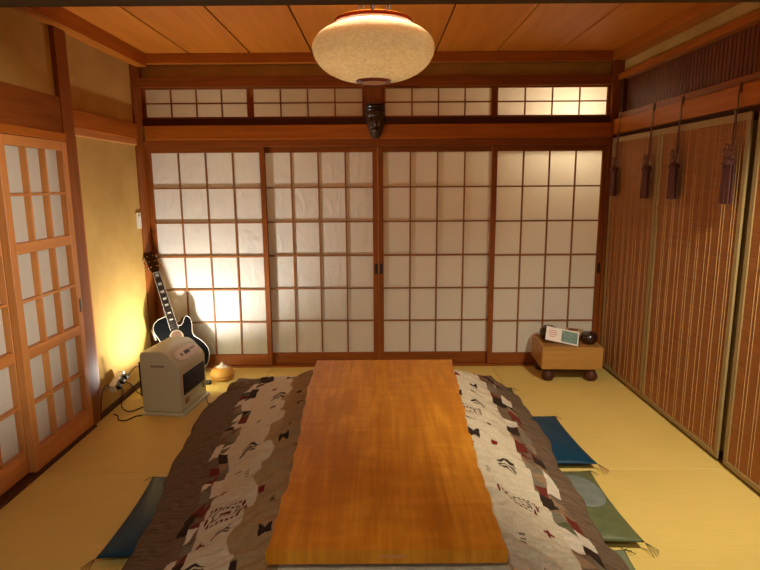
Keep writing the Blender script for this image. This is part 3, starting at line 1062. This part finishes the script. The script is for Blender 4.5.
def tassel(label, y, zb, zt=1.925, k=1.0):
    x = 1.721
    t = thing('blind_tassel', label, 'tassel', (x, y, zb), group='maroon tassels hanging in front of the blinds')
    # metal hook over the beam
    hk = spline([(1.7455, y, zt - 0.03), (1.745, y, zt + 0.012), (1.739, y, zt + 0.006), (1.737, y, zt - 0.05), (1.738, y, zt - 0.115), (1.732, y, zt - 0.132), (1.726, y, zt - 0.112)], 5)
    part('hook', MB().tube(hk, 0.0042, 6), 'metal_dark', t, smooth=True)
    hgt = 0.185 * k
    top = zb + hgt
    m = MB()
    for s_ in (-1, 1):
        m.tube(spline([(1.733, y, zt - 0.125), (1.733, y + s_ * 0.008, zt - 0.20), (1.733, y + s_ * 0.010, top + 0.13), (1.733, y + s_ * 0.003, top + 0.05)], 5), 0.0040, 6)
    part('cord', m, 'cord_brown', t, smooth=True)
    # bow: loops of cord around a knot
    m = MB()
    for a, ln in ((0.5, 0.055), (-0.5, 0.055), (1.15, 0.048), (-1.15, 0.048), (2.2, 0.045), (-2.2, 0.045)):
        c0 = Vector((x - 0.006, y, top + 0.052))
        d = Vector((0, math.sin(a), math.cos(a)))
        n_ = Vector((0, math.cos(a), -math.sin(a)))
        m.tube(spline([c0, c0 + d * ln * 0.55 + n_ * 0.010, c0 + d * ln, c0 + d * ln * 0.55 - n_ * 0.010, c0], 5), 0.0035, 5)
    part('bow', m, 'cord_brown', t, smooth=True)
    part('knot', MB().lathe([(0.004, 0.02), (0.012, 0.012), (0.014, 0), (0.011, -0.012), (0.005, -0.018)], 12, (x, y, top + 0.048)), 'cord_brown', t, smooth=True)
    part('tassel_head', MB().lathe([(0.006, 0.032), (0.022, 0.022), (0.031, 0.006), (0.030, -0.006)], 14, (x, y, top)), 'tassel_maroon', t, smooth=True)
    m = MB()
    n = 14
    for i in range(n):
        for j in range(2):
            u = (i + 0.5) / n * 2 - 1
            px, py = x + (j - 0.5) * 0.014, y + u * 0.034
            qx, qy = x + (j - 0.5) * 0.016 + random.uniform(-0.002, 0.002), y + u * 0.040 + random.uniform(-0.002, 0.002)
            m.tube([(px, py, top + 0.002), ((px + qx) / 2, (py + qy) / 2, top - hgt * 0.5), (qx, qy, zb + random.uniform(0, 0.004))], [0.0044, 0.0046, 0.0044], 5)
    part('fringe', m, 'tassel_maroon', t)
    return t


tassel('maroon tassel beside the corner post, in front of the corner blind', 4.262, 1.345, 1.930)
tassel('maroon tassel on the corner blind, close to the seam with the wide blind', 3.748, 1.34, 1.920)
tassel('maroon tassel on the wide blind, close to the seam with the corner blind', 3.402, 1.345, 1.912)
tassel('larger maroon tassel with a long hook on the wide blind, farthest from the game board', 2.870, 1.335, 1.900, 1.06)


# ================================================================== pendant lamp
def pendant():
    cx, cy = -0.022, 2.65
    t = thing('pendant_lamp', 'large flattened pale fibre pendant lamp with red lacquered rings', 'lamp', (cx, cy, 1.885))
    zc, R_, H_ = 2.030, 0.268, 0.142
    pr = []
    for i in range(33):
        a = -math.pi / 2 + math.pi * i / 32
        r = R_ * abs(math.cos(a)) ** (0.86 if a < 0 else 0.78)
        z = zc + (H_ if a < 0 else 0.106) * math.sin(a)
        if (z < 1.9 and r < 0.066) or (z > zc and r < 0.160):
            continue
        pr.append((r, z))
    pr = [(0.066, 1.897)] + [p for p in pr if p[0] >= 0.066 and (p[1] < zc or p[0] > 0.160)] + [(0.152, 2.128)]
    part('shade', MB().lathe(pr, 72, (cx, cy, 0)), 'lamp_shade', t, smooth=True)
    ring = [(0.146, 2.118), (0.164, 2.120), (0.172, 2.128), (0.172, 2.142), (0.162, 2.148), (0.146, 2.148), (0.146, 2.118)]
    part('top_ring', MB().lathe(ring, 48, (cx, cy, 0)), 'lacquer_red', t, smooth=True)
    ring = [(0.058, 1.903), (0.074, 1.910), (0.080, 1.902), (0.078, 1.890), (0.064, 1.884), (0.058, 1.886), (0.058, 1.903)]
    part('bottom_ring', MB().lathe(ring, 40, (cx, cy, 0)), 'lacquer_red', t, smooth=True)
    part('bottom_lens', MB().lathe([(0.0005, 1.881), (0.03, 1.882), (0.050, 1.885), (0.0575, 1.888), (0.0575, 1.892), (0.0005, 1.892)], 32, (cx, cy, 0)), 'lamp_lens', t, smooth=True)
    part('reflector', MB().lathe([(0.0005, 2.050), (0.115, 2.050), (0.118, 2.054), (0.0005, 2.056)], 32, (cx, cy, 0)), 'reflector', t)
    for dx, dy in ((-0.066, -0.03), (-0.045, 0.04), (0.060, -0.03), (0.074, 0.04)):
        part('hanger_cord', MB().tube([(cx + dx, cy + dy, 2.055), (cx + dx, cy + dy, ZC - 0.02)], 0.0035, 6), 'cable_black', t)
    part('cord', MB().tube([(cx, cy, 2.052), (cx, cy, 2.37)], 0.006, 8), 'cable_black', t)
    part('ceiling_rose', MB().lathe([(0.0005, 2.365), (0.095, 2.368), (0.10, 2.375), (0.10, ZC - 0.001)], 24, (cx, cy, 0)), 'lacquer_red', t, smooth=True)


pendant()


# ================================================================== carved face
def carving():
    cx, zc, yb = -0.026, 1.905, 4.392
    nu, nv = 33, 49
    vs_, fs_ = [], []
    W, Hh = 0.075, 0.125
    g = lambda u, v, u0, v0, su, sv: math.exp(-((u - u0) / su) ** 2 - ((v - v0) / sv) ** 2)
    for j in range(nv):
        v = -1 + 2 * j / (nv - 1)
        wdt = (0.86 + 0.12 * math.sin((v + 0.2) * 2.2)) * (1 - max(0, -v - 0.15) ** 2 * 0.62)
        wdt = max(0.18, min(1.0, wdt))
        for i in range(nu):
            u = -1 + 2 * i / (nu - 1)
            d = 0.055 * (1 - abs(u) ** 2.4) ** 0.6 if abs(u) < 1 else 0.0
            d *= 0.75 + 0.25 * (1 - v * v)
            d += 0.030 * g(u, v, 0, 0.02, 0.16, 0.22) + 0.014 * g(u, v, 0, -0.12, 0.22, 0.10)            # nose
            d += 0.012 * (g(u, v, 0.4, 0.34, 0.36, 0.07) + g(u, v, -0.4, 0.34, 0.36, 0.07))                # brow
            d -= 0.016 * (g(u, v, 0.40, 0.18, 0.22, 0.08) + g(u, v, -0.40, 0.18, 0.22, 0.08))              # eye sockets
            d += 0.008 * (g(u, v, 0.40, 0.17, 0.12, 0.04) + g(u, v, -0.40, 0.17, 0.12, 0.04))
            d -= 0.014 * g(u, v, 0, -0.45, 0.40, 0.04)                                                     # mouth
            d += 0.010 * (g(u, v, 0, -0.36, 0.34, 0.05) + g(u, v, 0, -0.55, 0.30, 0.06))
            d += 0.010 * (g(u, v, 0.55, -0.12, 0.18, 0.2) + g(u, v, -0.55, -0.12, 0.18, 0.2))
            d += 0.006 * math.sin(v * 40) * (1 if v > 0.55 else 0)                                         # head band
            vs_.append((cx + u * W * wdt, yb - max(d, 0.0), zc + v * Hh))
    for j in range(nv - 1):
        for i in range(nu - 1):
            a = j * nu + i
            fs_.append((a, a + 1, a + nu + 1, a + nu))
    back = [j * nu for j in range(nv)] + [j * nu + nu - 1 for j in reversed(range(nv))]
    m = MB().add(vs_, fs_ + [tuple(back)])
    tag(part('carved_face', m, 'mask_wood', smooth=True), 'dark carved wooden face hanging in front of the back beam below the lamp', 'carving')


carving()


# ================================================================== guitar
def guitar():
    foot = Vector((-1.455, 4.165, 0.004))
    nut_dir = (Vector((-1.700, 4.262, 0.835)) - foot).normalized()
    nrm = Vector((0.55, -0.80, 0.20))
    nrm = (nrm - nut_dir * nrm.dot(nut_dir)).normalized()
    xr_ = nut_dir.cross(nrm).normalized()
    M = Matrix((xr_, nut_dir, nrm)).transposed().to_4x4()
    t = thing('acoustic_guitar', 'black cutaway acoustic guitar with pale binding leaning in the corner', 'guitar', foot)
    t.rotation_euler = M.to_euler()
    K = dict(world=False)
    # half outlines (x, y along the neck) : right side carries the cutaway
    left = [(0.0, 0.0), (-0.08, 0.008), (-0.15, 0.045), (-0.192, 0.11), (-0.198, 0.17), (-0.17, 0.24), (-0.130, 0.285), (-0.122, 0.32), (-0.138, 0.38), (-0.145, 0.42),
            (-0.128, 0.465), (-0.08, 0.49), (-0.028, 0.494)]
    right = [(0.028, 0.405), (0.055, 0.400), (0.078, 0.418), (0.100, 0.448), (0.122, 0.452), (0.137, 0.430), (0.138, 0.385), (0.124, 0.33), (0.128, 0.29), (0.168, 0.24), (0.198, 0.17),
             (0.192, 0.11), (0.15, 0.045), (0.08, 0.008), (0.0, 0.0)]
    ctr = [(-0.028, 0.494), (0.028, 0.494), (0.028, 0.405)]
    sm = lambda pts: [(p.x, p.y) for p in spline([(a, b_, 0) for a, b_ in pts], 5)]
    outline = sm(left) + ctr[1:2] + sm(right)[:-1]
    D = 0.095
    part('body', MB().prism(outline, -D, -0.004), 'guitar_side', t, world=False)
    part('top_plate', MB().prism(outline, -0.0039, 0.0), 'guitar_top', t, world=False)
    # binding ring round the front edge
    pts = [Vector((a, b_, 0.0005)) for a, b_ in outline]
    part('binding', MB().tube(pts + [pts[0]], 0.0026, 6), 'binding', t, world=False)
    sh = (0.0, 0.325)
    part('rosette', MB().lathe([(0.042, 0.0004), (0.052, 0.0006), (0.052, 0.0016), (0.042, 0.0018)], 40, (sh[0], sh[1], 0)), 'guitar_rosette', t, world=False)
    part('sound_hole', MB().lathe([(0.0005, 0.0006), (0.0425, 0.0006), (0.0425, 0.0012), (0.0005, 0.0012)], 36, (sh[0], sh[1], 0)), 'guitar_wood', t, world=False)
    part('bridge', MB().box(-0.075, 0.075, 0.150, 0.178, 0.0005, 0.010), 'fretboard', t, world=False, bevel=0.003)
    part('saddle', MB().box(-0.037, 0.037, 0.166, 0.169, 0.0101, 0.013), 'binding', t, world=False)
    part('control_panel', MB().box(-0.1475, -0.138, 0.345, 0.425, -0.075, -0.03), 'heater_grey', t, world=False, bevel=0.002, segs=1)
    part('neck', MB().prism([(-0.026, 0.40), (0.026, 0.40), (0.0215, 0.830), (-0.0215, 0.830)], -0.018, 0.004), 'guitar_side', t, world=False)
    fb = part('fretboard', MB().prism([(-0.029, 0.382), (0.029, 0.382), (0.0225, 0.830), (-0.0225, 0.830)], 0.0042, 0.010), 'fretboard', t, world=False)
    for sd in (-1, 1):
        fbl = MB().prism([(sd * 0.029, 0.382), (sd * 0.0225, 0.830), (sd * 0.0250, 0.830), (sd * 0.0318, 0.382)][::sd], 0.0042, 0.0102)
        o = link('edge_binding', fbl.mesh('edge_binding'), 'binding', fb, -Vector(fb.location))
    scale = 0.650
    for k in range(1, 20):
        yb_ = 0.830 - scale * (1 - 2 ** (-k / 12))
        if yb_ < 0.39:
            break
        hw_ = 0.0225 + 0.0065 * (0.83 - yb_) / 0.448
        o = link('fret', MB().box(-hw_, hw_, yb_ - 0.0013, yb_ + 0.0013, 0.0101, 0.0116).mesh('fret'), 'metal', fb, -Vector(fb.location))
        if k in (1, 3, 5, 7, 9, 12, 15):
            y2 = 0.830 - scale * (1 - 2 ** (-(k - 1) / 12))
            ym = (yb_ + y2) / 2
            q = (y2 - yb_) * 0.28
            link('inlay', MB().box(-0.013, 0.013, ym - q, ym + q, 0.0101, 0.0106).mesh('inlay'), 'binding', fb, -Vector(fb.location))
    part('nut', MB().box(-0.0225, 0.0225, 0.8305, 0.836, 0.004, 0.0125), 'binding', t, world=False)
    Mh = Matrix.Translation((0, 0.836, 0.002)) @ Matrix.Rotation(math.radians(-13), 4, 'X')
    hd = MB().prism([(-0.022, 0.0), (0.022, 0.0), (0.034, 0.03), (0.040, 0.15), (0.026, 0.172), (0.0, 0.165), (-0.026, 0.172), (-0.040, 0.15), (-0.034, 0.03)], -0.014, 0.001).xf(Mh)
    h = part('headstock', hd, 'black_gloss', t, world=False)
    for sd in (-1, 1):
        for k in range(3):
            yk = 0.045 + k * 0.042
            m = MB().tube([(sd * 0.036, yk, -0.007), (sd * 0.052, yk, -0.007)], 0.003, 6)
            m.box(sd * 0.052 - 0.007, sd * 0.052 + 0.007, yk - 0.009, yk + 0.009, -0.013, -0.001)
            m.tube([(sd * 0.022, yk, 0.0), (sd * 0.022, yk, 0.010)], 0.0055, 8)
            m.xf(Mh)
            v = m.v
            link('tuner', m.mesh('tuner'), 'metal', h, -Vector(h.location))
    for k in range(6):
        u = (k - 2.5)
        o = part('string', MB().tube([(u * 0.0115, 0.168, 0.014), (u * 0.0070, 0.834, 0.0135)], 0.0007, 4), 'metal', t, world=False)


guitar()


# ================================================================== fan heater
def heater():
    x0, x1, y0, y1 = -1.496, -1.238, 3.440, 3.815
    t = thing('fan_heater', 'off-white kerosene fan heater with a black front grille, in front of the guitar', 'heater', ((x0 + x1) / 2, (y0 + y1) / 2, 0))
    t.rotation_euler = (0, 0, math.radians(-7))
    # profile in X,Z : front is +X, the shoulder slopes to the control panel
    prof = [(x0, 0.022), (x1, 0.022), (x1 + 0.004, 0.30), (x1 - 0.006, 0.328), (x1 - 0.078, 0.404), (x1 - 0.108, 0.418), (x0 + 0.030, 0.418), (x0 + 0.008, 0.410), (x0, 0.390)]
    n = len(prof)
    m = MB()
    m.add([(x, y0, z) for x, z in prof] + [(x, y1, z) for x, z in prof],
          [tuple(range(n)), tuple(reversed(range(n, 2 * n)))] + [(k, n + k, n + (k + 1) % n, (k + 1) % n) for k in range(n)])
    body = part('body', m, 'heater_white', t, smooth=True, bevel=0.010, segs=3)
    part('base_tray', MB().box(x0 - 0.004, x1 + 0.022, y0 - 0.012, y1 + 0.012, 0.0, 0.022), 'heater_white', t, bevel=0.006)
    # front grille : dark recess and slats
    g = part('grille', MB().box(x1 + 0.0022, x1 + 0.008, y0 + 0.040, y1 - 0.030, 0.125, 0.262), 'grille_black', t, bevel=0.003)
    for k in range(6):
        z = 0.136 + k * 0.022
        Mr = Matrix.Translation((x1 + 0.012, (y0 + y1) / 2, z)) @ Matrix.Rotation(math.radians(-32), 4, 'Y')
        part('slat', MB().box(-0.007, 0.007, -0.145, 0.150, -0.0022, 0.0022, Mr), 'grille_slat', g)
    # control panel on the slope
    sl = math.atan2(0.328 - 0.404, 0.072)
    Mc = Matrix.Translation((x1 - 0.040, (y0 + y1) / 2 + 0.010, 0.3675)) @ Matrix.Rotation(-sl, 4, 'Y')
    vs_ = [(0.043 * math.cos(a), 0.150 * math.copysign(abs(math.sin(a)) ** 0.7, math.sin(a))) for a in np.linspace(0, 2 * math.pi, 33)[:-1]]
    cp = part('control_panel', MB().prism(vs_, -0.004, 0.004).xf(Mc), 'heater_panel', t)
    part('display', MB().box(-0.012, 0.012, -0.035, 0.030, 0.0041, 0.0055, Mc), 'grille_black', cp)
    for k in range(4):
        part('button', MB().lathe([(0.0005, 0.0075), (0.006, 0.007), (0.007, 0.0041)], 12, (-0.004, 0.048 + k * 0.019, 0)).xf(Mc), 'heater_grey', cp)
    part('button', MB().lathe([(0.0005, 0.009), (0.011, 0.008), (0.012, 0.0041)], 16, (0.0, -0.075, 0)).xf(Mc), 'heater_grey', cp)
    # side grip
    part('grip', MB().box(x0 + 0.070, x0 + 0.165, y0 - 0.0015, y0 + 0.006, 0.318, 0.332), 'heater_grey', t, bevel=0.003)
    part('back_filter', MB().box(x0 - 0.028, x0 - 0.0005, y0 + 0.03, y1 - 0.03, 0.11, 0.34), 'black_matte', t, bevel=0.006)
    o = part('name_plate', MB().box(x1 + 0.0015, x1 + 0.0055, y0 + 0.055, y0 + 0.105, 0.062, 0.098), 'label_gold', t, bevel=0.001, segs=1)
    o = part('sticker', MB().box(x1 + 0.003, x1 + 0.0055, y1 - 0.06, y1 - 0.03, 0.08, 0.12), 'label_gold', t)


heater()

# ================================================================== onion-shaped humidifier
hp = (-1.195, 4.130, 0)
t = thing('aroma_humidifier', 'round light-wood aroma humidifier with a white pointed tip on the matting', 'humidifier', hp)
part('body', MB().lathe([(0.0005, 0.0), (0.060, 0.0), (0.078, 0.012), (0.089, 0.038), (0.086, 0.062), (0.066, 0.088), (0.044, 0.098)], 36, hp), 'wood_humidifier', t, smooth=True)
part('tip', MB().lathe([(0.0435, 0.0985), (0.030, 0.106), (0.014, 0.116), (0.009, 0.128), (0.004, 0.132), (0.0005, 0.132)], 24, hp), 'white_plastic', t, smooth=True)
part('seam_ring', MB().lathe([(0.0885, 0.036), (0.0900, 0.038), (0.0900, 0.040), (0.0882, 0.042)], 36, hp), 'cord_brown', t)

# ================================================================== game board and what lies on it
GB = (1.408, 4.185)
t = thing('go_board', 'thick wooden go board block on four turned feet in the corner', 'game board', (GB[0], GB[1], 0))
t.rotation_euler = (0, 0, math.radians(-3))
gx, gy = 0.218, 0.185
part('board', MB().box(-gx, gx, -gy, gy, 0.100, 0.268), 'wood_goban', t, world=False, bevel=0.005)
gr = MB()
for k in range(19):
    u = -0.192 + k * 0.384 / 18
    v = -0.155 + k * 0.310 / 18
    gr.box(u - 0.0004, u + 0.0004, -0.155, 0.155, 0.2680, 0.2683).box(-0.192, 0.192, v - 0.0004, v + 0.0004, 0.2680, 0.2683)
o = part('grid_lines', gr, 'dark_gap', t, world=False)
o['kind'] = 'stuff'
for sx in (-1, 1):
    for sy in (-1, 1):
        m = MB().lathe([(0.030, 0.100), (0.034, 0.090), (0.028, 0.078), (0.036, 0.062), (0.046, 0.042), (0.047, 0.024), (0.036, 0.006), (0.020, 0.0)], 20, (sx * 0.158, sy * 0.125, 0), cap0=True, cap1=True)
        part('foot', m, 'wood_dark_Z', t, smooth=True, world=False)


def bowl(label, x, y, r, k=1.0, lid=True):
    z = 0.2685
    t = thing('stone_bowl', label, 'bowl', (x, y, z), group='lacquered bowls on the game board')
    part('body', MB().lathe([(0.0005, 0.0), (r * 0.62, 0.0), (r * 0.86, 0.018 * k), (r, 0.045 * k), (r * 0.94, 0.068 * k), (r * 0.84, 0.078 * k)], 32, (x, y, z)), 'bowl_lacquer', t, smooth=True)
    part('lid', MB().lathe([(r * 0.86, 0.0785 * k), (r * 0.84, 0.086 * k), (r * 0.55, 0.094 * k), (0.0005, 0.097 * k)], 32, (x, y, z)), 'bowl_lacquer', t, smooth=True)


bowl('round dark lacquered bowl behind the leaning postcard', 1.286, 4.240, 0.066, 1.08)
bowl('round dark lacquered bowl beside the small box, next to the blind', 1.548, 4.105, 0.066, 0.92)
# postcard leaning against the bowl
t = thing('postcard', 'white postcard with a teal picture leaning against the bowl', 'card', (1.330, 4.056, 0.288))
t.rotation_euler = Euler((math.radians(-40), math.radians(10), math.radians(-12)), 'XYZ')
part('card', MB().box(-0.118, 0.118, 0, 0.002, 0.0, 0.112), 'card_white', t, world=False)
part('printed_picture', MB().box(-0.005, 0.110, -0.0009, -0.0001, 0.010, 0.102), 'card_teal', t, world=False)
m = MB()
for r_, (z, a, b_) in enumerate([(0.082, -0.095, -0.045), (0.066, -0.098, -0.035), (0.050, -0.095, -0.040), (0.034, -0.090, -0.050)]):
    m.box(a, b_, -0.0009, -0.0001, z, z + 0.005)
part('printed_text', m, 'card_red', t, world=False)
# small box
t = thing('small_box', 'small tan box with a red-brown picture on its lid, between the two bowls', 'box', (1.494, 4.280, 0.2685))
t.rotation_euler = (0, 0, math.radians(-28))
part('box_base', MB().box(-0.062, 0.062, -0.045, 0.045, 0.0, 0.044), 'box_tan', t, world=False, bevel=0.002)
part('lid', MB().box(-0.064, 0.064, -0.047, 0.047, 0.0442, 0.060), 'box_tan', t, world=False, bevel=0.002)
part('lid_picture', MB().box(-0.040, 0.030, -0.028, 0.028, 0.0601, 0.0608), 'box_red', t, world=False)

# ================================================================== wall switch, power tap and cables
t = thing('wall_switch', 'ivory wall switch plate by the corner post above the guitar', 'switch', (-1.785, 4.245, 1.13))
part('plate', MB().box(-1.785, -1.776, 4.205, 4.280, 1.13, 1.25), 'ivory_plastic', t, bevel=0.003)
part('rocker', MB().box(-1.7758, -1.771, 4.226, 4.260, 1.155, 1.225), 'white_plastic', t, bevel=0.002)
t = thing('power_tap', 'white multi-outlet power tap on the wall foot with black plugs', 'power strip', (-1.72, 3.60, 0.02))
Mt = Matrix.Translation((-1.740, 3.600, 0.175)) @ Matrix.Rotation(math.radians(18), 4, 'X')
part('body', MB().box(-0.017, 0.022, -0.085, 0.085, -0.026, 0.026, Mt), 'white_plastic', t, bevel=0.004)
for k in (-0.055, 0.0, 0.052):
    part('plug', MB().box(0.0225, 0.052, k - 0.014, k + 0.014, -0.016, 0.014, Mt), 'cable_black', t, bevel=0.004)
cab = [('black cable looping from the power tap toward the heater', [(-1.690, 3.650, 0.19), (-1.64, 3.68, 0.25), (-1.60, 3.74, 0.20), (-1.58, 3.76, 0.08), (-1.56, 3.72, 0.006), (-1.535, 3.66, 0.006)]),
       ('black cable sagging from the power tap to the floor beside the post', [(-1.690, 3.545, 0.155), (-1.66, 3.50, 0.14), (-1.66, 3.47, 0.05), (-1.62, 3.50, 0.006), (-1.56, 3.60, 0.006), (-1.545, 3.66, 0.006)]),
       ('black cable running from the power tap along the wall foot to the guitar', [(-1.690, 3.600, 0.172), (-1.655, 3.63, 0.14), (-1.66, 3.72, 0.05), (-1.66, 3.84, 0.006), (-1.62, 3.98, 0.006), (-1.60, 4.1, 0.006)]),
       ('black cable lying in a zigzag on the floor below the power tap', [(-1.71, 3.46, 0.0045), (-1.67, 3.43, 0.0045), (-1.64, 3.37, 0.0045), (-1.59, 3.36, 0.0045), (-1.56, 3.42, 0.0045), (-1.52, 3.44, 0.0045)]),
       ('black cable climbing from the power tap past the wall post', [(-1.7475, 3.512, 0.165), (-1.742, 3.46, 0.20), (-1.742, 3.40, 0.17), (-1.742, 3.37, 0.08), (-1.742, 3.36, 0.006)]),
       ('thin black cable on the floor between the heater and the quilt', [(-1.24, 3.80, 0.005), (-1.20, 3.74, 0.004), (-1.16, 3.64, 0.004), (-1.09, 3.60, 0.004)])]
for lab, pts in cab:
    r = 0.0035
    tag(part('power_cable', MB().tube(spline(pts, 8), r, 6), 'cable_black', smooth=True), lab, 'cable')
t = thing('cable_plug', 'small black plug lying on the matting beside the humidifier', 'plug', (-1.275, 4.02, 0))
part('plug_body', MB().box(-1.302, -1.248, 4.000, 4.040, 0.0, 0.028), 'cable_black', t, bevel=0.007)
part('plug_tail', MB().tube(spline([(-1.302, 4.02, 0.012), (-1.34, 4.02, 0.006), (-1.36, 3.97, 0.004)], 5), 0.004, 6), 'cable_black', t, smooth=True)
